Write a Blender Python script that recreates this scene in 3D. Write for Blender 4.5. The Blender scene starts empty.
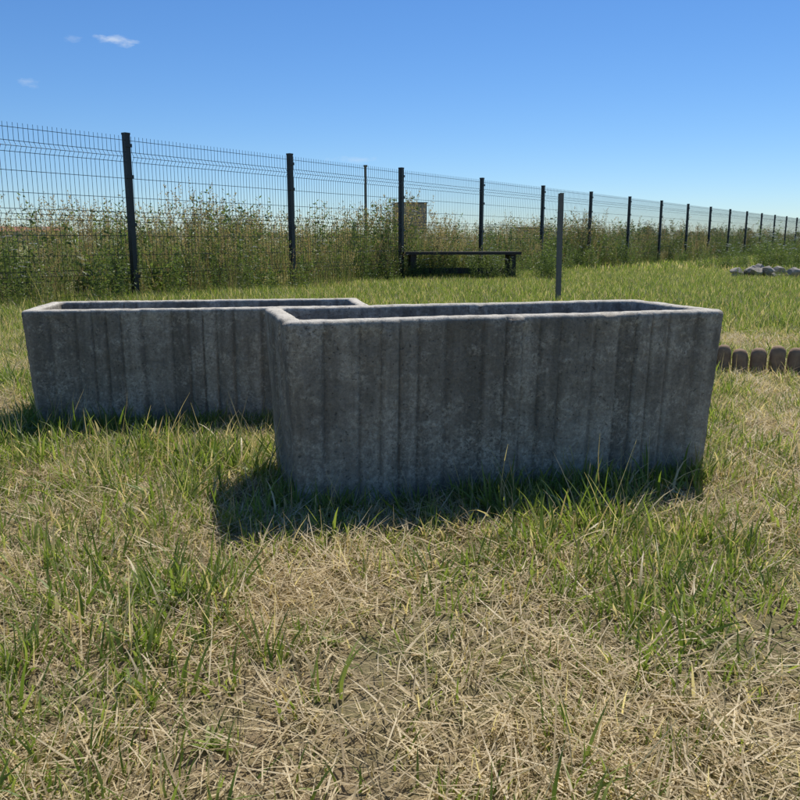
import bpy, math, random
import numpy as np
from mathutils import Vector
R=np.random.default_rng(7); random.seed(7)
scene=bpy.context.scene
scene.view_settings.view_transform='Standard'; scene.view_settings.look='None'; scene.view_settings.exposure=0
# ---------------------------------------------------------------- helpers
def _hash(ix,iy,s):
    h=(ix*374761393+iy*668265263+s*1442695041)&0xffffffff
    h=((h^(h>>13))*1274126177)&0xffffffff
    return ((h^(h>>16))&0xffff)/65535.0
def vnoise(x,y,scale,seed=0):
    x=np.asarray(x,float)*scale; y=np.asarray(y,float)*scale
    ix=np.floor(x).astype(np.int64); iy=np.floor(y).astype(np.int64)
    fx=x-ix; fy=y-iy; fx=fx*fx*(3-2*fx); fy=fy*fy*(3-2*fy)
    a=_hash(ix,iy,seed); b=_hash(ix+1,iy,seed); c=_hash(ix,iy+1,seed); d=_hash(ix+1,iy+1,seed)
    return (a*(1-fx)+b*fx)*(1-fy)+(c*(1-fx)+d*fx)*fy
def fbm(x,y,scale,seed=0):
    return (vnoise(x,y,scale,seed)*.55+vnoise(x,y,scale*2.1,seed+1)*.3+vnoise(x,y,scale*4.3,seed+2)*.15)
def gh(x,y):
    x=np.asarray(x,float); y=np.asarray(y,float)
    d=np.hypot(x,y); k=np.clip(1-d/60,0,1)
    return ((vnoise(x,y,.9,3)-.5)*.035+(vnoise(x,y,3.5,5)-.5)*.018)*k-0.004
def mesh_obj(name,verts,faces,mat=None,parent=None,smooth=False,link=True):
    me=bpy.data.meshes.new(name); me.from_pydata([tuple(v) for v in verts],[],[tuple(f) for f in faces]); me.update()
    if mat: me.materials.append(mat)
    if smooth: me.polygons.foreach_set('use_smooth',[True]*len(me.polygons))
    ob=bpy.data.objects.new(name,me)
    if link: scene.collection.objects.link(ob)
    if parent: ob.parent=parent
    return ob
def empty(name,loc=(0,0,0)):
    e=bpy.data.objects.new(name,None); e.location=loc; scene.collection.objects.link(e); return e
class MB:
    def __init__(s): s.v=[];s.f=[]
    def box(s,c,size,ax=(1,0,0),ay=(0,1,0),az=(0,0,1),bev=0):
        c=Vector(c);ax=Vector(ax);ay=Vector(ay);az=Vector(az);n=len(s.v);h=[q/2 for q in size]
        for sx,sy,sz in [(-1,-1,-1),(1,-1,-1),(1,1,-1),(-1,1,-1),(-1,-1,1),(1,-1,1),(1,1,1),(-1,1,1)]:
            s.v.append(c+ax*sx*h[0]+ay*sy*h[1]+az*sz*h[2])
        for f in [(0,3,2,1),(4,5,6,7),(0,1,5,4),(1,2,6,5),(2,3,7,6),(3,0,4,7)]: s.f.append(tuple(n+i for i in f))
    def tube(s,pts,r,k=4):
        pts=[Vector(p) for p in pts]; rings=[]
        for i,p in enumerate(pts):
            t=(pts[min(i+1,len(pts)-1)]-pts[max(i-1,0)]).normalized()
            u=t.cross(Vector((0,0,1)));
            if u.length<.1: u=t.cross(Vector((1,0,0)))
            u.normalize(); w=t.cross(u)
            rr=r[i] if isinstance(r,(list,tuple)) else r
            b=len(s.v)
            for j in range(k):
                a=2*math.pi*(j+.5)/k; s.v.append(p+u*math.cos(a)*rr+w*math.sin(a)*rr)
            rings.append(b)
        for a,b in zip(rings[:-1],rings[1:]):
            for j in range(k): s.f.append((a+j,a+(j+1)%k,b+(j+1)%k,b+j))
        s.f.append(tuple(rings[-1]+j for j in range(k))); s.f.append(tuple(rings[0]+k-1-j for j in range(k)))
class NT:
    def __init__(s,nt): s.t=nt; s.n=nt.nodes; s.l=nt.links
    def new(s,ty,**kw):
        nd=s.n.new(ty)
        for k,v in kw.items(): setattr(nd,k,v)
        return nd
    def link(s,a,b): s.l.new(a,b)
    def mix(s,fac,a,b,mode='MIX'):
        m=s.n.new('ShaderNodeMix'); m.data_type='RGBA'; m.blend_type=mode
        for sock,val in ((m.inputs[0],fac),(m.inputs[6],a),(m.inputs[7],b)):
            if hasattr(val,'is_linked'): s.l.new(val,sock)
            elif isinstance(val,(int,float)): sock.default_value=val
            else: sock.default_value=(*val,1)
        return m.outputs[2]
    def math(s,op,a,b=0,c=0,clamp=False):
        m=s.n.new('ShaderNodeMath'); m.operation=op; m.use_clamp=clamp
        for i,val in enumerate((a,b,c)):
            if hasattr(val,'is_linked'): s.l.new(val,m.inputs[i])
            else: m.inputs[i].default_value=val
        return m.outputs[0]
    def noise(s,vec,scale,detail=4,rough=.55,dist=0):
        m=s.n.new('ShaderNodeTexNoise'); m.inputs['Scale'].default_value=scale; m.inputs['Detail'].default_value=detail
        m.inputs['Roughness'].default_value=rough; m.inputs['Distortion'].default_value=dist
        if vec is not None: s.l.new(vec,m.inputs['Vector'])
        return m.outputs['Fac']
    def ramp(s,fac,stops):
        m=s.n.new('ShaderNodeValToRGB'); s.l.new(fac,m.inputs[0]); e=m.color_ramp.elements
        while len(e)<len(stops): e.new(.5)
        for el,(p,c) in zip(e,stops):
            el.position=p; el.color=(c,c,c,1) if isinstance(c,(int,float)) else (*c,1)
        return m.outputs[0]
    def mapping(s,vec,scale=(1,1,1),loc=(0,0,0)):
        m=s.n.new('ShaderNodeMapping'); m.inputs['Scale'].default_value=scale; m.inputs['Location'].default_value=loc
        s.l.new(vec,m.inputs['Vector']); return m.outputs[0]
def newmat(name):
    m=bpy.data.materials.new(name); m.use_nodes=True; nt=NT(m.node_tree)
    return m,nt,m.node_tree.nodes['Principled BSDF'],m.node_tree.nodes['Material Output']
def simple(name,col,rough=.8,var=.25,scale=12,metal=0):
    m,nt,p,o=newmat(name); g=nt.new('ShaderNodeTexCoord').outputs['Object']
    n=nt.noise(g,scale,5); c=nt.mix(n,[q*(1-var) for q in col],[min(1,q*(1+var)) for q in col])
    nt.link(c,p.inputs['Base Color']); p.inputs['Roughness'].default_value=rough; p.inputs['Metallic'].default_value=metal
    b=nt.new('ShaderNodeBump'); b.inputs['Strength'].default_value=.25; b.inputs['Distance'].default_value=.01
    nt.link(n,b.inputs['Height']); nt.link(b.outputs[0],p.inputs['Normal']); return m
# ---------------------------------------------------------------- sky, sun
AZ=math.radians(24); EL=math.radians(56)
w=bpy.data.worlds.new('World'); scene.world=w; w.use_nodes=True; nt=NT(w.node_tree)
bg=w.node_tree.nodes['Background']; sky=nt.new('ShaderNodeTexSky',sky_type='NISHITA'); sky.sun_disc=False
sky.sun_elevation=EL; sky.sun_rotation=AZ; sky.air_density=1.0; sky.dust_density=0; sky.ozone_density=4; sky.altitude=300
gen=nt.new('ShaderNodeTexCoord').outputs['Generated']
cloud=None
nz=nt.new('ShaderNodeTexNoise'); nz.inputs['Scale'].default_value=38; nz.inputs['Detail'].default_value=7; nz.inputs['Roughness'].default_value=.65
nt.link(nt.mapping(gen,(1,1,2.5)),nz.inputs['Vector'])
for (cx,cy,cz),sx,sz,amt in [((-.356,1.068,.2475),.026,.006,.6),((-.41,1.068,.2475),.012,.005,.3),((-.46,1.05,.195),.014,.005,.3),((-.055,1.04,.100),.03,.006,.25)]:
    c=Vector((cx,cy,cz)).normalized()
    s=nt.new('ShaderNodeVectorMath',operation='SUBTRACT'); nt.link(gen,s.inputs[0]); s.inputs[1].default_value=c
    m=nt.new('ShaderNodeVectorMath',operation='MULTIPLY'); nt.link(s.outputs[0],m.inputs[0]); m.inputs[1].default_value=(1/sx,1/sx,1/sz)
    l=nt.new('ShaderNodeVectorMath',operation='LENGTH'); nt.link(m.outputs[0],l.inputs[0])
    d=nt.math('MULTIPLY_ADD',nz.outputs['Fac'],3.2,-1.5)
    q=nt.math('SUBTRACT',1.0,nt.math('ADD',l.outputs['Value'],d),clamp=True)
    q=nt.math('MULTIPLY',q,amt)
    cloud=q if cloud is None else nt.math('MAXIMUM',cloud,q)
hs=nt.new('ShaderNodeHueSaturation'); hs.inputs['Saturation'].default_value=1.16; nt.link(sky.outputs[0],hs.inputs['Color'])
tint=nt.mix(1.0,hs.outputs[0],(.74,.86,1.03),'MULTIPLY')
col=nt.mix(cloud,tint,(6.8,7.5,8.4))
nt.link(col,bg.inputs[0]); bg.inputs[1].default_value=.108
sl=bpy.data.lights.new('sun','SUN'); sl.energy=5; sl.angle=math.radians(.53); sl.color=(1,.95,.86)
so=bpy.data.objects.new('sun',sl); scene.collection.objects.link(so)
D=Vector((math.sin(AZ)*math.cos(EL),math.cos(AZ)*math.cos(EL),math.sin(EL)))
so.rotation_euler=D.to_track_quat('Z','Y').to_euler(); so.location=D*50
# ---------------------------------------------------------------- camera
H=.62
cd=bpy.data.cameras.new('camera'); cam=bpy.data.objects.new('camera',cd); scene.collection.objects.link(cam); scene.camera=cam
cd.sensor_width=36; cd.lens=36; cd.clip_start=.02; cd.clip_end=3000
cam.location=(0,0,H); cam.rotation_euler=(math.radians(90-11.2),0,0)
# ---------------------------------------------------------------- materials
gm,nt,p,o=newmat('ground_soil_and_thatch'); pos=nt.new('ShaderNodeNewGeometry').outputs['Position']
n1=nt.noise(pos,.7,5); n2=nt.noise(pos,14,6,.7); n3=nt.noise(nt.mapping(pos,(1,.3,1)),120,3)
straw=nt.mix(n3,(.09,.065,.04),(.36,.28,.17)); green=nt.mix(n3,(.06,.08,.025),(.20,.20,.08))
f=nt.ramp(nt.math('ADD',nt.math('MULTIPLY',n1,.6),nt.math('MULTIPLY',n2,.4)),[(.42,0),(.65,1)])
c=nt.mix(f,straw,green)
sep=nt.new('ShaderNodeSeparateXYZ'); nt.link(pos,sep.inputs[0])
far=nt.math('DIVIDE',nt.math('SUBTRACT',sep.outputs[1],5.0),10.0,clamp=True)
c2=nt.mix(nt.noise(pos,.25,5),(.16,.21,.06),(.30,.28,.13)); c=nt.mix(far,c,c2)
nt.link(c,p.inputs['Base Color']); p.inputs['Roughness'].default_value=1; p.inputs['Specular IOR Level'].default_value=.1
b=nt.new('ShaderNodeBump'); b.inputs['Distance'].default_value=.03; nt.link(n2,b.inputs['Height']); nt.link(b.outputs[0],p.inputs['Normal'])
def leafmat(name,greenA,greenB,dryA,dryB,trans=.45,patch=1.2):
    m,nt,p,o=newmat(name)
    a=nt.new('ShaderNodeAttribute',attribute_name='c').outputs['Fac']; t=nt.new('ShaderNodeAttribute',attribute_name='t').outputs['Fac']
    pos=nt.new('ShaderNodeNewGeometry').outputs['Position']
    n=nt.noise(pos,patch,2)
    g=nt.mix(t,greenA,greenB); d=nt.mix(t,dryA,dryB)
    k=nt.math('ADD',a,nt.math('MULTIPLY',nt.math('SUBTRACT',n,.5),.9))
    k=nt.ramp(k,[(.42,0),(.68,1)])
    c=nt.mix(k,g,d)
    nt.link(c,p.inputs['Base Color']); p.inputs['Roughness'].default_value=.5; p.inputs['Specular IOR Level'].default_value=.35
    tr=nt.new('ShaderNodeBsdfTranslucent')
    tc=nt.mix(1.0,c,(1.5,1.5,.9),'MULTIPLY'); nt.link(tc,tr.inputs[0])
    mx=nt.new('ShaderNodeMixShader'); mx.inputs[0].default_value=trans
    nt.link(p.outputs[0],mx.inputs[1]); nt.link(tr.outputs[0],mx.inputs[2]); nt.link(mx.outputs[0],o.inputs[0]); return m
grassM=leafmat('grass_blades',(.12,.19,.03),(.30,.36,.09),(.38,.29,.165),(.78,.66,.44),.42)
weedM=leafmat('weed_leaves',(.06,.095,.03),(.18,.24,.07),(.22,.155,.085),(.50,.40,.24),.42,.5)
flowerM=simple('white_petals',(.72,.72,.66),.7,.1)
treeM=leafmat('tree_leaves',(.045,.08,.035),(.09,.13,.06),(.1,.11,.06),(.14,.14,.08),.3,.05)
# concrete
cm,nt,p,o=newmat('weathered_concrete'); tc=nt.new('ShaderNodeTexCoord').outputs['Object']; oi=nt.new('ShaderNodeObjectInfo').outputs['Random']
ad=nt.new('ShaderNodeVectorMath',operation='ADD'); nt.link(tc,ad.inputs[0]); cx=nt.new('ShaderNodeCombineXYZ'); nt.link(nt.math('MULTIPLY',oi,7),cx.inputs[0]); nt.link(cx.outputs[0],ad.inputs[1]); v=ad.outputs[0]
big=nt.noise(v,4.5,6,.62,.4); streak=nt.noise(nt.mapping(v,(24,24,.8)),1,5,.6); fine=nt.noise(v,110,6,.8); mid=nt.noise(v,30,6,.78,.2)
sx=nt.new('ShaderNodeSeparateXYZ'); nt.link(tc,sx.inputs[0])
jx=nt.math('ADD',nt.math('DIVIDE',sx.outputs[0],.062),nt.math('MULTIPLY',nt.math('SINE',nt.math('MULTIPLY',sx.outputs[0],19.0)),.35))
wn=nt.new('ShaderNodeTexWhiteNoise',noise_dimensions='1D'); nt.link(nt.math('ADD',nt.math('FLOOR',jx),nt.math('FLOOR',nt.math('MULTIPLY',oi,9))),wn.inputs['W'])
fr=nt.math('ABSOLUTE',nt.math('SUBTRACT',nt.math('FRACT',jx),.5))
groove_shade_grime=nt.math('MULTIPLY',nt.ramp(fr,[(.39,0),(.5,1)]),nt.ramp(mid,[(.30,.35),(.6,1)]))  # rib grooves darkened in the colour: relief shade plus grime
base=nt.mix(nt.ramp(nt.math('ADD',nt.math('MULTIPLY',streak,.7),nt.math('MULTIPLY',wn.outputs[0],.24)),[(.30,0),(.64,1)]),(.25,.222,.175),(.47,.42,.335))
dk=nt.ramp(nt.math('ADD',nt.math('MULTIPLY',big,.5),nt.math('ADD',nt.math('MULTIPLY',mid,.3),nt.math('MULTIPLY',streak,.2))),[(.42,1),(.53,0)])
base=nt.mix(nt.math('MULTIPLY',dk,.62),base,(.19,.17,.135))
base=nt.mix(nt.math('MULTIPLY',groove_shade_grime,.6),base,(.12,.108,.09))
lich=nt.math('MULTIPLY',nt.ramp(nt.math('ADD',nt.math('MULTIPLY',big,.45),nt.math('MULTIPLY',mid,.55)),[(.49,0),(.58,1)]),nt.ramp(fine,[(.42,0),(.56,1)]))
base=nt.mix(nt.math('MULTIPLY',lich,.6),base,(.66,.60,.48))
base=nt.mix(1.0,base,nt.ramp(fine,[(.28,.6),(.68,1.22)]),'MULTIPLY')
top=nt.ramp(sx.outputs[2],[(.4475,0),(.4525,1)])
base=nt.mix(nt.math('MULTIPLY',top,.85),base,nt.mix(nt.ramp(mid,[(.30,0),(.52,1)]),(.34,.30,.23),(.72,.67,.57)))  # rim top paler: sunlit brightness put into its colour
pit=nt.ramp(nt.noise(v,150,3,.6),[(.29,1),(.36,0)]); base=nt.mix(nt.math('MULTIPLY',pit,.6),base,(.08,.07,.06))
nt.link(base,p.inputs['Base Color']); p.inputs['Roughness'].default_value=.95; p.inputs['Specular IOR Level'].default_value=.15
hgt=nt.math('ADD',nt.math('MULTIPLY',fine,.6),nt.math('ADD',nt.math('MULTIPLY',mid,.8),nt.math('MULTIPLY',pit,-.5)))
b=nt.new('ShaderNodeBump'); b.inputs['Strength'].default_value=.9; b.inputs['Distance'].default_value=.007; nt.link(hgt,b.inputs['Height']); nt.link(b.outputs[0],p.inputs['Normal'])
soilM=simple('planter_soil',(.07,.05,.035),1,.5,40)
fenceM=simple('fence_dark_green_coating',(.012,.018,.02),.45,.2,5)
galvM=simple('post_galvanised_dark',(.15,.14,.12),.6,.3,30)
benchM=simple('bench_weathered_dark_wood',(.035,.03,.026),.8,.4,20)
logM=simple('log_grey_wood',(.30,.20,.12),.9,.6,35)
stoneM=simple('rubble_stone',(.32,.29,.24),.95,.45,9)
# ---------------------------------------------------------------- ground sheet
def axis(lim,near,step):
    a=list(np.arange(0,near,step)); s=step
    while a[-1]<lim: s*=1.22; a.append(a[-1]+s)
    return a
ax=axis(1500,6,.07); X=np.array([-q for q in ax[:0:-1]]+ax); Yp=axis(1500,9,.07); Y=np.array([-q for q in axis(300,1,.2)[:0:-1]]+Yp)
gx,gy=np.meshgrid(X,Y); gz=gh(gx,gy); V=np.stack([gx.ravel(),gy.ravel(),gz.ravel()],1)
nx,ny=len(X),len(Y); i=np.arange(nx-1)[None,:]+np.arange(ny-1)[:,None]*nx; i=i.ravel()
F=np.stack([i,i+1,i+nx+1,i+nx],1)
mesh_obj('ground',V.tolist(),F.tolist(),gm,smooth=True)
# ---------------------------------------------------------------- planters
L0,W0,HP=1.17,.43,.455
def ring(off,nseg):
    hx=L0/2-off; hy=W0/2-off; r=max(.030-off*.4,.012); pts=[];nrm=[]
    nl,nw,nc=nseg
    cs=[((hx-r),(hy-r),0),(-(hx-r),(hy-r),90),(-(hx-r),-(hy-r),180),((hx-r),-(hy-r),270)]
    for k,(x,y,a0) in enumerate(cs):
        for j in range(nc):
            a=math.radians(a0+90*j/(nc-1)); pts.append((x+r*math.cos(a),y+r*math.sin(a))); nrm.append((math.cos(a),math.sin(a)))
        x2,y2,_=cs[(k+1)%4]; a=math.radians(a0+90); e=(x+r*math.cos(a),y+r*math.sin(a)); g=(x2+r*math.cos(a),y2+r*math.sin(a))
        m=nl if k in(0,2) else nw
        for j in range(1,m): t=j/m; pts.append((e[0]+(g[0]-e[0])*t,e[1]+(g[1]-e[1])*t)); nrm.append((math.cos(a),math.sin(a)))
    return np.array(pts),np.array(nrm)
def planter(loc,yaw,seed):
    e=empty('concrete_planter',loc); e.rotation_euler=(0,0,yaw)
    prof=[(.021*(1-t),(HP-.012)*t,1) for t in np.linspace(0,1,44)]
    prof+=[(.0012,HP-.007,1),(.004,HP-.0032,1),(.0075,HP-.001,.8),(.012,HP,.5),(.022,HP+.001,0),(.034,HP+.0005,0),(.040,HP-.001,.4),(.044,HP-.005,.4),(.045,HP-.014,0)]
    prof+=[(.045+.02*t,HP-.014-.13*t,0) for t in np.linspace(.15,1,8)]
    seg=(300,70,7); V=[];n=None
    for off,z,k in prof:
        P,N=ring(off,seg); n=len(P); s=P[:,0]*np.abs(N[:,1])+P[:,1]*np.abs(N[:,0])
        q=s/.062+.35*np.sin(s*19); u=q%1; cell=np.floor(q)
        edge=np.minimum(u,1-u)*.062
        rib=-.007*np.exp(-(edge/.0055)**2)+(_hash(cell.astype(np.int64),np.zeros(len(cell),np.int64),seed)-.5)*.008*np.clip(edge/.006,0,1)
        side=np.clip(np.maximum(abs(N[:,0]),abs(N[:,1]))*20-19,0,1)
        wob=(fbm(s*1.0+seed*9+N[:,0]*7,np.full(n,z)+N[:,1]*5,7,seed)-.5)*.006+(fbm(s+seed+N[:,1]*3,np.full(n,z),45,seed+4)-.5)*.0035
        zz=z+((fbm(P[:,0]*1.+seed*3,P[:,1],7,seed+8)-.5)*.004+(vnoise(P[:,0],P[:,1],60,seed+9)-.5)*.0015)*(1 if z>HP*.9 else 0)
        chip=np.clip(vnoise(P[:,0],P[:,1],26,seed+19)-.80,0,1)*.045*(1 if (z>HP-.008 and k>0) else 0)
        zz=zz-chip
        d=(rib*side*min(1,max(0.3,(HP*.97-z)/.02))+wob) if k==1 else wob*.6
        Q=P+N*(np.array(d)-chip*.5)[:,None]
        V+=[(Q[a,0],Q[a,1],float(zz[a])) for a in range(n)]
    F=[]
    for r in range(len(prof)-1):
        for a in range(n): F.append((r*n+a,r*n+(a+1)%n,(r+1)*n+(a+1)%n,(r+1)*n+a))
    F.append(tuple(range(n))[::-1])
    mesh_obj('trough_shell',V,F,cm,e,smooth=True)
    gxx=np.linspace(-1,1,50); gyy=np.linspace(-1,1,20); hx=L0/2-.055; hy=W0/2-.055
    V=[(a*hx,b*hy,HP-.10+float(fbm(a*3+seed,b,3,seed))*.03) for b in gyy for a in gxx]
    F=[(r*50+q,r*50+q+1,(r+1)*50+q+1,(r+1)*50+q) for r in range(19) for q in range(49)]
    mesh_obj('soil',V,F,soilM,e,smooth=True)
    return e
def centre(fl,yaw,z):
    c,s=math.cos(yaw),math.sin(yaw); hx=L0/2-.02; hy=W0/2-.02
    return (fl[0]+c*hx-s*hy, fl[1]+s*hx+c*hy, z)
y1=math.radians(16.1); y2=math.radians(10.0)
P1=centre((-.392*H,2.934*H),y1,-.012); P2=centre((-1.99*H,4.28*H),y2,-.058)
planter(P1,y1,3); planter(P2,y2,11)
def in_planter(x,y,m=0.0):
    r=np.zeros(len(x),bool)
    for P,yw in((P1,y1),(P2,y2)):
        dx=x-P[0];dy=y-P[1]; u=dx*math.cos(yw)+dy*math.sin(yw); v=-dx*math.sin(yw)+dy*math.cos(yw)
        r|=(abs(u)<L0/2-.02+m)&(abs(v)<W0/2-.02+m)
    return r
# ---------------------------------------------------------------- fence
P0=np.array([-2.905,8.857]); dv=np.array([1.462,2.028]); dn=dv/np.hypot(*dv); nrm=np.array([-dn[1],dn[0]])
SP=2.5; FT=H+1.10
fe=empty('wire_mesh_fence')
N0,N1=-5,24
mb=MB()
for n in range(N0,N1+1):
    q=P0+dv*n
    mb.box((q[0],q[1],FT/2-.05),(.06,.06,FT+.13),(dn[0],dn[1],0),(nrm[0],nrm[1],0))
    mb.box((q[0],q[1],FT+.02),(.066,.066,.02),(dn[0],dn[1],0),(nrm[0],nrm[1],0))
    for z in (.25,.8,1.3,1.62): mb.box((q[0]-nrm[0]*.036,q[1]-nrm[1]*.036,z),(.08,.014,.035),(dn[0],dn[1],0),(nrm[0],nrm[1],0))
mesh_obj('posts',mb.v,mb.f,fenceM,fe)
mb=MB(); folds=[.28,.88,1.50]; ztop=FT-.005
prof=[(.04,0)]
for z in folds: prof+=[(z-.05,0),(z,-.035),(z+.05,0)]
prof+=[(ztop,0)]
for n in range(N0,N1):
    a=P0+dv*n
    for j in range(1,50):
        q=a+dv*(j*.05/SP)
        mb.tube([(q[0]+nrm[0]*(o-.015),q[1]+nrm[1]*(o-.015),z) for z,o in prof],.0027,3)
    hz=[.07,.23,.28,.33,.48,.68,.83,.88,.93,1.08,1.28,1.45,1.50,1.55,1.67]
    for z in hz:
        o=-.035 if z in folds else 0
        s=a+dv*.012; t=a+dv*.988
        mb.tube([(s[0]+nrm[0]*(o-.02),s[1]+nrm[1]*(o-.02),z),(t[0]+nrm[0]*(o-.02),t[1]+nrm[1]*(o-.02),z)],.0031,3)
mesh_obj('mesh_panels',mb.v,mb.f,fenceM,fe)
# ---------------------------------------------------------------- lone stake
mb=MB(); mb.box((0,0,.53),(.042,.006,1.12),(1,0,0),(0,1,0)); mb.box((-.018,.021,.53),(.006,.036,1.12)); mb.box((0,-.003,1.092),(.044,.012,.004))
ob=mesh_obj('steel_angle_stake',mb.v,mb.f,galvM); ob.location=(1.62,8.2,0); ob.rotation_euler=(0,math.radians(-.6),.3)
# ---------------------------------------------------------------- bench
be=empty('wooden_bench',(.99,13.05,0)); be.rotation_euler=(0,0,math.radians(6))
mb=MB()
for k in range(4): mb.box((0,-.18+k*.12,.44),(1.85,.105,.045))
mesh_obj('seat',mb.v,mb.f,benchM,be)
for k,x in enumerate((-.8,.8)):
    mb=MB(); mb.box((x,-.15,.21),(.09,.08,.42)); mb.box((x,.15,.21),(.09,.08,.42)); mb.box((x,0,.39),(.085,.22,.06)); mb.box((x,0,.15),(.06,.22,.06))
    mesh_obj('leg_%d'%(k+1),mb.v,mb.f,benchM,be)
mb=MB(); mb.box((0,0,.16),(1.54,.05,.09)); mesh_obj('stretcher',mb.v,mb.f,benchM,be)
# ---------------------------------------------------------------- log edging
V=[];F=[]
x=1.05
while x<3.6:
    r=.036+random.uniform(-.004,.003); yy=3.95-(x-1.05)*.22+.05*math.sin(x*2.2)+random.uniform(-.006,.006); zt=.135+random.uniform(-.018,.010); tl=random.uniform(-.08,.08)
    rings=[(1,-.05),(1,.03),(1,zt*.68),(.93,zt-.022),(.74,zt-.009),(.42,zt-.002),(.05,zt)]
    b=len(V)
    for rr,z in rings:
        for j in range(12):
            a=2*math.pi*j/12; V.append((x+tl*z+r*rr*math.cos(a),yy+r*rr*math.sin(a),z))
    for q in range(len(rings)-1):
        for j in range(12): F.append((b+q*12+j,b+q*12+(j+1)%12,b+(q+1)*12+(j+1)%12,b+(q+1)*12+j))
    F.append(tuple(b+(len(rings)-1)*12+j for j in range(12)))
    x+=2*r+.003
mesh_obj('log_lawn_edging',V,F,logM,smooth=True)
# ---------------------------------------------------------------- rubble
def rock(c,s,seed):
    import bmesh
    bm=bmesh.new(); bmesh.ops.create_icosphere(bm,subdivisions=2,radius=1); rr=random.Random(seed)
    pl=[(Vector((rr.uniform(-1,1),rr.uniform(-1,1),rr.uniform(-1,1))).normalized(),rr.uniform(.45,.8)) for _ in range(9)]
    for v in bm.verts:
        for nn,d in pl:
            e=v.co.dot(nn)-d
            if e>0: v.co-=nn*e
    a=rr.uniform(0,6); V=[]
    for v in bm.verts:
        x,y,z=v.co.x*s[0],v.co.y*s[1],v.co.z*s[2]; V.append((c[0]+x*math.cos(a)-y*math.sin(a),c[1]+x*math.sin(a)+y*math.cos(a),c[2]+z))
    F=[[v.index for v in f.verts] for f in bm.faces]; bm.free(); return V,F
V=[];F=[]
for k in range(30):
    v,f=rock((6.2+random.gauss(0,.2),13.7+random.gauss(0,.2),random.uniform(.0,.16)),[random.uniform(.07,.17) for _ in range(2)]+[random.uniform(.05,.1)],k)
    b=len(V); V+=v; F+=[[b+q for q in ff] for ff in f]
mesh_obj('stone_rubble',V,F,stoneM)
# ---------------------------------------------------------------- vegetation prototypes
class Veg:
    def __init__(s): s.V=[];s.F=[];s.c=[];s.t=[];s.n=0;s.mi=[]
    def add(s,V,F,c,t,mi=0):
        s.V.append(V); s.F.append(F+s.n); s.c.append(np.full(len(V),c) if np.isscalar(c) else c); s.t.append(np.full(len(V),t) if np.isscalar(t) else t); s.n+=len(V); s.mi.append(np.full(len(F),mi))
    def blades(s,n,base,az,L,wd,lean,bend,dry,seg=4):
        t=np.linspace(0,1,seg+1)
        ang=lean[:,None]+bend[:,None]*t[None,:]
        dl=(L/seg)[:,None]
        hx=np.concatenate([np.zeros((n,1)),np.cumsum(np.sin(ang[:,:-1])*dl,1)],1); hz=np.concatenate([np.zeros((n,1)),np.cumsum(np.cos(ang[:,:-1])*dl,1)],1)
        cx=base[:,0:1]+hx*np.cos(az)[:,None]; cy=base[:,1:2]+hx*np.sin(az)[:,None]; cz=base[:,2:3]+np.maximum(hz,-.2)
        tw=az+R.uniform(-.9,.9,n)+math.pi/2
        ww=wd[:,None]*(1-t[None,:]**2.2)*.5+.00015
        px=np.cos(tw)[:,None]*ww; py=np.sin(tw)[:,None]*ww
        A=np.stack([cx-px,cy-py,cz],2); B=np.stack([cx+px,cy+py,cz],2)
        V=np.stack([A,B],2).reshape(-1,3)
        k=np.arange(n)[:,None]*(2*(seg+1))+np.arange(seg)[None,:]*2; k=k.ravel()
        F=np.stack([k,k+1,k+3,k+2],1)
        rv=R.uniform(0,1,n)
        s.add(V,F,np.repeat(dry,2*(seg+1)),np.repeat(rv,2*(seg+1)))
    def leaves(s,C,size,asp,dirs,dry,t,mi=0):
        n=len(C); d=dirs/np.linalg.norm(dirs,axis=1)[:,None]; u=np.cross(d,R.normal(size=(n,3))); u/=np.linalg.norm(u,axis=1)[:,None]
        sz=size[:,None]
        V=np.stack([C,C+d*sz*.45+u*sz*asp,C+d*sz,C+d*sz*.45-u*sz*asp],1).reshape(-1,3)
        k=np.arange(n)*4; F=np.stack([k,k+1,k+2,k+3],1); s.add(V,F,np.repeat(dry,4),np.repeat(t,4),mi)
    def obj(s,name,mats):
        V=np.concatenate(s.V);F=np.concatenate(s.F); me=bpy.data.meshes.new(name)
        me.vertices.add(len(V)); me.vertices.foreach_set('co',V.astype(np.float32).ravel())
        me.loops.add(len(F)*4); me.loops.foreach_set('vertex_index',F.astype(np.int32).ravel())
        me.polygons.add(len(F)); me.polygons.foreach_set('loop_start',(np.arange(len(F))*4).astype(np.int32))
        me.polygons.foreach_set('material_index',np.concatenate(s.mi).astype(np.int32)); me.update(); me.validate()
        for nm,d in(('c',s.c),('t',s.t)):
            a=me.attributes.new(nm,'FLOAT','POINT'); a.data.foreach_set('value',np.concatenate(d).astype(np.float32))
        for m in mats: me.materials.append(m)
        return bpy.data.objects.new(name,me)
U=R.uniform
def disc(n,r): a=U(0,6.283,n); q=r*np.sqrt(U(0,1,n)); return np.stack([q*np.cos(a),q*np.sin(a),np.zeros(n)],1)
def coll(name,objs):
    c=bpy.data.collections.new(name)
    for o in objs: c.objects.link(o)
    return c
def straw_proto(i):
    v=Veg(); n=130; b=disc(n,.16); b[:,2]=U(0,.016,n)
    v.blades(n,b,U(0,6.283,n),U(.02,.085,n)*np.where(U(0,1,n)<.07,1.5,1),U(.001,.003,n),U(1.1,1.6,n),U(-.4,.4,n),np.full(n,.98),3)
    n=34; b=disc(n,.15); v.blades(n,b,U(0,6.283,n),U(.02,.075,n),U(.001,.0022,n),U(.2,1.2,n),U(.1,1.0,n),np.full(n,.98),3)
    return v.obj('straw_%02d'%i,[grassM])
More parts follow.
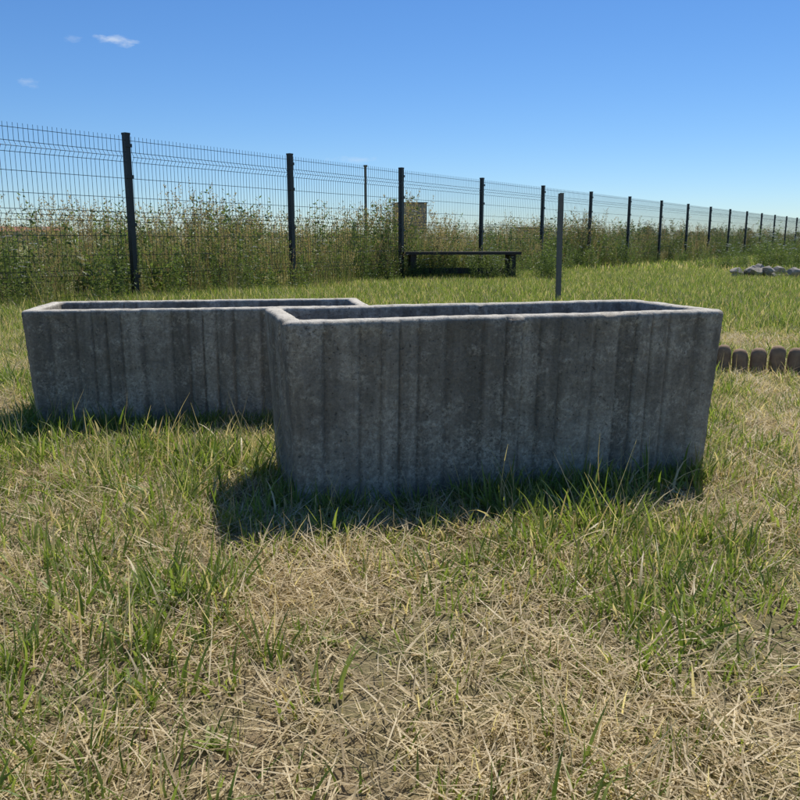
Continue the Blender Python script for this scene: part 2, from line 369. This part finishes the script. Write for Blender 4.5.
def tuft_proto(i,n,rad,Lr,wr,lean,dryp,seg=4):
    v=Veg(); b=disc(n,rad); az=np.arctan2(b[:,1],b[:,0])+U(-1,1,n)
    d=np.where(U(0,1,n)<dryp,.95,U(.0,.22,n))
    v.blades(n,b,az,U(*Lr,n),U(*wr,n),np.abs(R.normal(0,lean,n)),U(.1,1.3,n),d,seg); return v
strawC=coll('straw_protos',[straw_proto(i) for i in range(6)])
tl=[]
for i in range(8):
    n=[14,18,22,10,26,16,12,20][i]
    tl.append(tuft_proto(i,n,.03+.004*i,(.03,.07+.006*i),(.0025,.0052+.0003*i),.45,.1).obj('tuft_%02d'%i,[grassM]))
for i in range(2):
    v=Veg(); n=9; b=disc(n,.008); v.blades(n,b,U(0,6.283,n),U(.03,.06,n),U(.008,.014,n),U(.7,1.2,n),U(.1,.6,n),np.full(n,.05),4); tl.append(v.obj('tuft_%02d'%(8+i),[grassM]))
for i in range(2):
    v=Veg(); n=5; b=disc(n,.04); v.blades(n,b,U(0,6.283,n),U(.08,.16,n),U(.0012,.002,n),U(0,.45,n),U(0,.5,n),np.full(n,.7),4)
    n=10; b=disc(n,.03); v.blades(n,b,U(0,6.283,n),U(.05,.10,n),U(.003,.005,n),U(.1,.6,n),U(.1,1,n),np.full(n,.12),4); tl.append(v.obj('tuft_%02d'%(10+i),[grassM]))
tuftC=coll('tuft_protos',tl)
tl=[]
for i in range(6):
    v=tuft_proto(i,90,.15,(.02,.055),(.0022,.0044),.55,.2,3); tl.append(v.obj('carpet_%02d'%i,[grassM]))
carpetC=coll('carpet_protos',tl)
tl=[]
for i in range(6):
    v=Veg(); n=330; b=disc(n,.42); v.blades(n,b,U(0,6.283,n),U(.03,.08,n)*(1+.25*(i%3)),U(.0035,.007,n),np.abs(R.normal(0,.55,n)),U(.1,1.2,n),np.where(U(0,1,n)<.28,.9,U(0,.35,n)),2); tl.append(v.obj('mid_%02d'%i,[grassM]))
midC=coll('mid_protos',tl)
tl=[]
for i in range(4):
    v=Veg(); n=330; b=disc(n,1.1); v.blades(n,b,U(0,6.283,n),U(.05,.15,n),U(.01,.02,n),np.abs(R.normal(0,.5,n)),U(.1,1.2,n),np.where(U(0,1,n)<.28,.9,U(0,.35,n)),2); tl.append(v.obj('far_%02d'%i,[grassM]))
farC=coll('far_protos',tl)
def stem(v,base,az,L,wd,lean,bend,dry): 
    v.blades(1,np.array([base]),np.array([az]),np.array([L]),np.array([wd]),np.array([lean]),np.array([bend]),np.array([dry]),4)
    t=np.linspace(0,1,12); ang=lean+bend*t; hx=np.concatenate([[0],np.cumsum(np.sin(ang[:-1])*L/11)]); hz=np.concatenate([[0],np.cumsum(np.cos(ang[:-1])*L/11)])
    return np.stack([base[0]+hx*math.cos(az),base[1]+hx*math.sin(az),hz],1)
def weed_leafy(i):
    v=Veg()
    for k in range(random.randint(7,10)):
        b=disc(1,.2)[0]; Lh=random.choice([random.uniform(.4,.85),random.uniform(.8,1.25)]); dry=random.choice([.0,.05,.1,.3])
        P=stem(v,b,random.uniform(0,6.28),Lh,.006,random.uniform(0,.3),random.uniform(-.1,.4),dry+.3)
        n=64; idx=11*U(.05,1,n)**1.15; a=np.minimum(np.floor(idx).astype(int),11); f=(idx-a)[:,None]; a2=np.minimum(a+1,11); C=P[a]*(1-f)+P[a2]*f
        sp=(1.15-idx/11)[:,None]; C=C+R.normal(0,.05,(n,3))*sp
        d=R.normal(size=(n,3)); d[:,2]=d[:,2]*.5+.4
        v.leaves(C,U(.025,.07,n),.19,d,np.clip(R.normal(dry,.13,n),0,1),U(0,1,n))
    return v.obj('weed_%02d'%i,[weedM,flowerM])
def weed_drygrass(i):
    v=Veg(); n=34; b=disc(n,.2); v.blades(n,b,U(0,6.283,n),U(.4,1.0,n),U(.002,.005,n),np.abs(R.normal(0,.3,n)),U(0,.8,n),np.where(U(0,1,n)<.4,.95,.1),5)
    for k in range(11):
        P=stem(v,disc(1,.18)[0],random.uniform(0,6.28),random.uniform(.7,1.3),.003,random.uniform(0,.35),random.uniform(0,.4),.95)
        n=26; idx=U(8.4,11,n); a=np.floor(idx).astype(int); C=P[a]+(P[np.minimum(a+1,11)]-P[a])*(idx-a)[:,None]+R.normal(0,.01,(n,3))
        d=R.normal(size=(n,3))*.6; d[:,2]+=1; v.leaves(C,U(.012,.035,n),.22,d,np.full(n,.98),U(.2,1,n))
    return v.obj('weed_%02d'%i,[weedM,flowerM])
def weed_umbel(i):
    v=Veg()
    for k in range(5):
        P=stem(v,disc(1,.1)[0],random.uniform(0,6.28),random.uniform(.7,1.1),.005,random.uniform(0,.2),random.uniform(-.1,.3),.25)
        top=P[-1]; n=60; q=disc(n,.05); C=q+top; C[:,2]+=.01-(q[:,0]**2+q[:,1]**2)*3
        d=R.normal(size=(n,3)); d[:,2]=abs(d[:,2])*.3; v.leaves(C,U(.006,.013,n),.5,d,np.zeros(n),U(0,1,n),1)
        for r in range(10):
            a=r*.628; v.blades(1,np.array([[top[0],top[1],top[2]-.04]]),np.array([a]),np.array([.06]),np.array([.002]),np.array([.7]),np.array([0.]),np.array([.1]),3)
        n=50; idx=U(.5,9,n); a=np.floor(idx).astype(int); C=P[a]+R.normal(0,.05,(n,3)); d=R.normal(size=(n,3)); d[:,2]=d[:,2]*.4+.3
        v.leaves(C,U(.02,.05,n),.16,d,U(0,.3,n),U(0,1,n))
    return v.obj('weed_%02d'%i,[weedM,flowerM])
def weed_dock(i):
    v=Veg()
    for k in range(5):
        P=stem(v,disc(1,.12)[0],random.uniform(0,6.28),random.uniform(.8,1.25),.008,random.uniform(0,.15),random.uniform(-.1,.25),.8)
        n=130; idx=U(5,11,n); a=np.floor(idx).astype(int); C=P[a]+(P[np.minimum(a+1,11)]-P[a])*(idx-a)[:,None]+R.normal(0,.018,(n,3))*(1.5-idx/11)[:,None]
        v.leaves(C,U(.008,.018,n),.4,R.normal(size=(n,3)),np.full(n,.9),U(0,.35,n))
        n=14; a=np.floor(U(0,5,n)).astype(int); d=R.normal(size=(n,3)); d[:,2]=abs(d[:,2])*.5+.2; v.leaves(P[a],U(.08,.18,n),.15,d,U(0,.5,n),U(0,1,n))
    return v.obj('weed_%02d'%i,[weedM,flowerM])
wl=[weed_leafy(0),weed_leafy(1),weed_leafy(2),weed_leafy(3),weed_drygrass(4),weed_drygrass(5),weed_drygrass(6),weed_umbel(7),weed_dock(8)]
weedC=coll('weed_protos',wl)
tl=[]
for i in range(3):
    v=Veg(); blobs=[(R.normal(0,.9),R.normal(0,.9),2.0+U(0,2.2),U(.7,1.3)) for _ in range(9)]
    for bx,by,bz,br in blobs:
        n=110; q=R.normal(size=(n,3)); q/=np.linalg.norm(q,axis=1)[:,None]; q*=(br*U(.5,1,n)**.4)[:,None]; C=q+np.array([bx,by,bz])
        v.leaves(C,U(.25,.5,n),.3,R.normal(size=(n,3)),np.full(n,.3),U(0,1,n))
    v.blades(3,np.zeros((3,3)),U(0,6,3),np.full(3,3.),np.full(3,.3),np.full(3,.05),np.full(3,.05),np.full(3,1.),4)
    tl.append(v.obj('ftree_%02d'%i,[treeM]))
treeC=coll('tree_protos',tl)
# ---------------------------------------------------------------- scatter
def scatter(name,col,x,y,scl,idx,tilt=.12,real=False):
    n=len(x); me=bpy.data.meshes.new(name); zz=gh(x,y)
    me.vertices.add(n); me.vertices.foreach_set('co',np.stack([x,y,zz],1).astype(np.float32).ravel())
    a=me.attributes.new('rot','FLOAT_VECTOR','POINT'); a.data.foreach_set('vector',np.stack([R.normal(0,tilt,n),R.normal(0,tilt,n),U(0,6.283,n)],1).astype(np.float32).ravel())
    a=me.attributes.new('scl','FLOAT','POINT'); a.data.foreach_set('value',np.asarray(scl,np.float32))
    a=me.attributes.new('idx','INT','POINT'); a.data.foreach_set('value',np.asarray(idx,np.int32))
    ob=bpy.data.objects.new(name,me); scene.collection.objects.link(ob)
    g=bpy.data.node_groups.new(name+'_gn','GeometryNodeTree'); g.interface.new_socket('Geometry',in_out='INPUT',socket_type='NodeSocketGeometry'); g.interface.new_socket('Geometry',in_out='OUTPUT',socket_type='NodeSocketGeometry')
    N=g.nodes; L=g.links; gi=N.new('NodeGroupInput'); go=N.new('NodeGroupOutput'); ci=N.new('GeometryNodeCollectionInfo'); ci.inputs['Collection'].default_value=col
    ci.inputs['Separate Children'].default_value=True; ci.inputs['Reset Children'].default_value=True
    ip=N.new('GeometryNodeInstanceOnPoints'); ip.inputs['Pick Instance'].default_value=True
    def na(nm,ty):
        q=N.new('GeometryNodeInputNamedAttribute'); q.data_type=ty; q.inputs['Name'].default_value=nm; return [s for s in q.outputs if s.enabled and s.name=='Attribute'][0]
    L.new(gi.outputs[0],ip.inputs['Points']); L.new(ci.outputs[0],ip.inputs['Instance']); L.new(na('idx','INT'),ip.inputs['Instance Index'])
    L.new(na('rot','FLOAT_VECTOR'),ip.inputs['Rotation']); L.new(na('scl','FLOAT'),ip.inputs['Scale'])
    if real:
        rl=N.new('GeometryNodeRealizeInstances'); L.new(ip.outputs[0],rl.inputs[0]); L.new(rl.outputs[0],go.inputs[0])
    else: L.new(ip.outputs[0],go.inputs[0])
    m=ob.modifiers.new('scatter','NODES'); m.node_group=g; return ob
def zone(n,ya,yb,k=.56,m=.6):
    y=U(0,1,n*3); y=ya+(yb-ya)*y; x=U(-1,1,n*3)*(m+k*yb); keep=abs(x)<m+k*np.maximum(y,0); x=x[keep][:n];y=y[keep][:n]; return x,y
def fd(x,y): return (x-P0[0])*nrm[0]+(y-P0[1])*nrm[1]
G=lambda x,y: fbm(x,y,2.4,21)
x,y=zone(2100,.2,6.2); g=G(x,y); k=(~in_planter(x,y,.03))&(U(0,1,len(x))<np.clip(1.75-g*1.5,.5,1)); x,y=x[k],y[k]; scatter('dry_straw',strawC,x,y,U(.8,1.2,len(x)),R.integers(0,6,len(x)),.05,True)
x,y=zone(3000,.2,6.4); g=G(x,y); k=(~in_planter(x,y,.06))&(U(0,1,len(x))<np.clip((g-.33)*3.4+np.clip((y-1.2)*.3,0,.6),.16,.95)); x,y=x[k],y[k]; scatter('short_grass',carpetC,x,y,U(.7,1.2,len(x)),R.integers(0,6,len(x)),.08,True)
x,y=zone(11500,.2,6.5); g=G(x,y); k=(~in_planter(x,y,.01))&(U(0,1,len(x))<np.clip((g-.31)*4.0,.22,1)); x,y=x[k],y[k]; s=(.55+.85*G(x,y))*U(.5,1.2,len(x)); scatter('grass_tufts',tuftC,x,y,s,R.choice(12,len(x),p=[.09]*8+[.04]*2+[.1]*2),.15,True)
xs=[];ys=[]
for P,yw in((P1,y1),(P2,y2)):
    n=200; s=U(0,1,n); hx=L0/2-.01; hy=W0/2-.01; side=U(0,1,n); u=np.where(side<.75,U(-hx,hx,n),np.where(U(0,1,n)<.5,-hx,hx)); v=np.where(side<.75,np.where(U(0,1,n)<.7,-hy,hy),U(-hy,hy,n))
    u=u+np.sign(u)*np.where(side>=.75,U(.0,.06,n),0); v=v+np.sign(v)*np.where(side<.75,U(.0,.07,n),0)
    xs.append(P[0]+u*math.cos(yw)-v*math.sin(yw)); ys.append(P[1]+u*math.sin(yw)+v*math.cos(yw))
x=np.concatenate(xs);y=np.concatenate(ys); scatter('grass_at_planters',tuftC,x,y,U(.4,1.1,len(x)),R.integers(0,12,len(x)),.1,True)
x,y=zone(2100,5.6,17); k=fd(x,y)<.5; x,y=x[k],y[k]; scatter('lawn_grass',midC,x,y,U(.8,1.3,len(x)),R.integers(0,6,len(x)),.04,True)
x,y=zone(2300,16,70); k=fd(x,y)<2; x,y=x[k],y[k]; scatter('meadow_grass',farC,x,y,U(.8,1.4,len(x)),R.integers(0,4,len(x)),.03)
def strip(n,s0,s1,d0,d1): s=U(s0,s1,n); d=U(d0,d1,n); return P0[0]+dn[0]*s+nrm[0]*d, P0[1]+dn[1]*s+nrm[1]*d
def wi(x,y):
    z=vnoise(x,y,.5,77); r=U(0,1,len(x)); a=R.integers(0,4,len(x)); b=R.integers(4,7,len(x))
    i=np.where(r<z*.75,b,a); q=U(0,1,len(x)); i=np.where(q<.08,7,i); return np.where((q>.08)&(q<.17),8,i)
def cat(*a): xs,ys=zip(*a); return np.concatenate(xs),np.concatenate(ys)
def wsc(x,y): return (.48+.62*vnoise(x,y,.7,31)+.28*U(0,1,len(x)))*np.where(fd(x,y)<.15,.55,1)
x,y=cat(strip(620,-6,22,.15,1.8),strip(320,-6,22,1.8,4.5),strip(230,-6,22,-.6,.15)); scatter('tall_weeds',weedC,x,y,wsc(x,y),wi(x,y),.1,True)
x,y=cat(strip(700,22,75,.15,2.2),strip(320,22,75,2.2,8),strip(170,22,75,-.5,.15),strip(200,-12,-6,.15,4),strip(260,-6,22,4.5,9)); scatter('tall_weeds_far',weedC,x,y,wsc(x,y),wi(x,y),.1)
n=800; s=U(-30,110,n); d=U(9,70,n); x=P0[0]+dn[0]*s+nrm[0]*d; y=P0[1]+dn[1]*s+nrm[1]*d; scatter('field_weeds',weedC,x,y,U(.6,1.05,n),wi(x,y),.08)
x=np.concatenate([1.0+R.normal(0,.7,46),1.02+U(-.95,.95,40),6.2+R.normal(0,.35,26),8.3+R.normal(0,.8,24),2.35+U(-.2,.3,6)]); y=np.concatenate([13.4+R.normal(0,.2,46),12.75+U(-.12,.1,40),13.35+R.normal(0,.2,26),16.3+R.normal(0,.5,24),13.1+U(-.2,.2,6)])
sc=U(.35,.7,len(x)); sc[46:86]=U(.18,.42,40); sc[86:112]=U(.1,.24,26); sc[112:136]=U(.15,.4,24)
scatter('rough_weeds',weedC,x,y,sc,R.choice([0,1,2,3,7],len(x)),.1)
x=np.concatenate([9.3+R.normal(0,.7,60),7.5+R.normal(0,.6,25)]); y=np.concatenate([18.8+R.normal(0,.7,60),18.5+R.normal(0,.5,25)]); scatter('white_flowering_shrub',weedC,x,y,np.concatenate([U(.5,.95,60),U(.3,.6,25)]),R.choice([7,7,0,1],85),.15)
a=U(-1.1,1.2,380); d=U(260,420,380); x=np.sin(a)*d; y=np.cos(a)*d; scatter('distant_tree_line',treeC,x,y,U(.5,1.1,380)*(0.5+.7*vnoise(a*6,a*0,1,5)),R.integers(0,3,380),.03)
# ---------------------------------------------------------------- far buildings
wallM=simple('render_wall_tan',(.34,.28,.22),.9,.12,2); roofM=simple('roof_dark',(.10,.09,.085),.9,.2,2); doorM=simple('door_grey',(.12,.13,.14),.6,.2,3); orM=simple('wall_ochre',(.42,.25,.13),.9,.15,2); roofT=simple('roof_terracotta',(.30,.13,.07),.9,.2,2)
def building(name,loc,sz,wall,rot,gable=False):
    e=empty(name,loc); e.rotation_euler=(0,0,rot); mb=MB(); mb.box((0,0,sz[2]/2),sz); mesh_obj('walls',mb.v,mb.f,wall,e)
    mb=MB()
    if gable:
        a,b,h=sz[0]/2+.2,sz[1]/2+.2,sz[2]; v=[(-a,-b,h+.01),(a,-b,h+.01),(a,b,h+.01),(-a,b,h+.01),(-a,0,h+1.0),(a,0,h+1.0)]; mb.v=v; mb.f=[(0,1,5,4),(2,3,4,5),(0,4,3),(1,2,5),(3,2,1,0)]
    else: mb.box((0,0,sz[2]+.045),(sz[0]+.12,sz[1]+.12,.08))
    mesh_obj('roof',mb.v,mb.f,roofT if gable else roofM,e)
    mb=MB(); mb.box((-sz[0]*.2,-sz[1]/2-.02,min(1.05,sz[2]*.42)),(.9,.05,min(2.1,sz[2]*.8))); mesh_obj('door',mb.v,mb.f,doorM,e)
    mb=MB(); mb.box((sz[0]*.28,-sz[1]/2-.02,sz[2]*.65),(sz[0]*.2,.05,.5)); mesh_obj('window',mb.v,mb.f,doorM,e)
building('utility_building',(.7,60,0),(2.0,2.4,3.3),wallM,.2)
building('ochre_shed',(13.5,85,0),(2.8,3,2.0),orM,-.1)
building('farm_house',(-75,165,0),(14,8,2.6),wallM,.3,gable=True)
mb=MB(); mb.tube([(0,0,-.2),(0,0,3.3)],[.06,.045],8); mb.box((0,0,3.3),(.14,.14,.06)); ob=mesh_obj('distant_pole',mb.v,mb.f,galvM); ob.location=(-1.25,30,0)
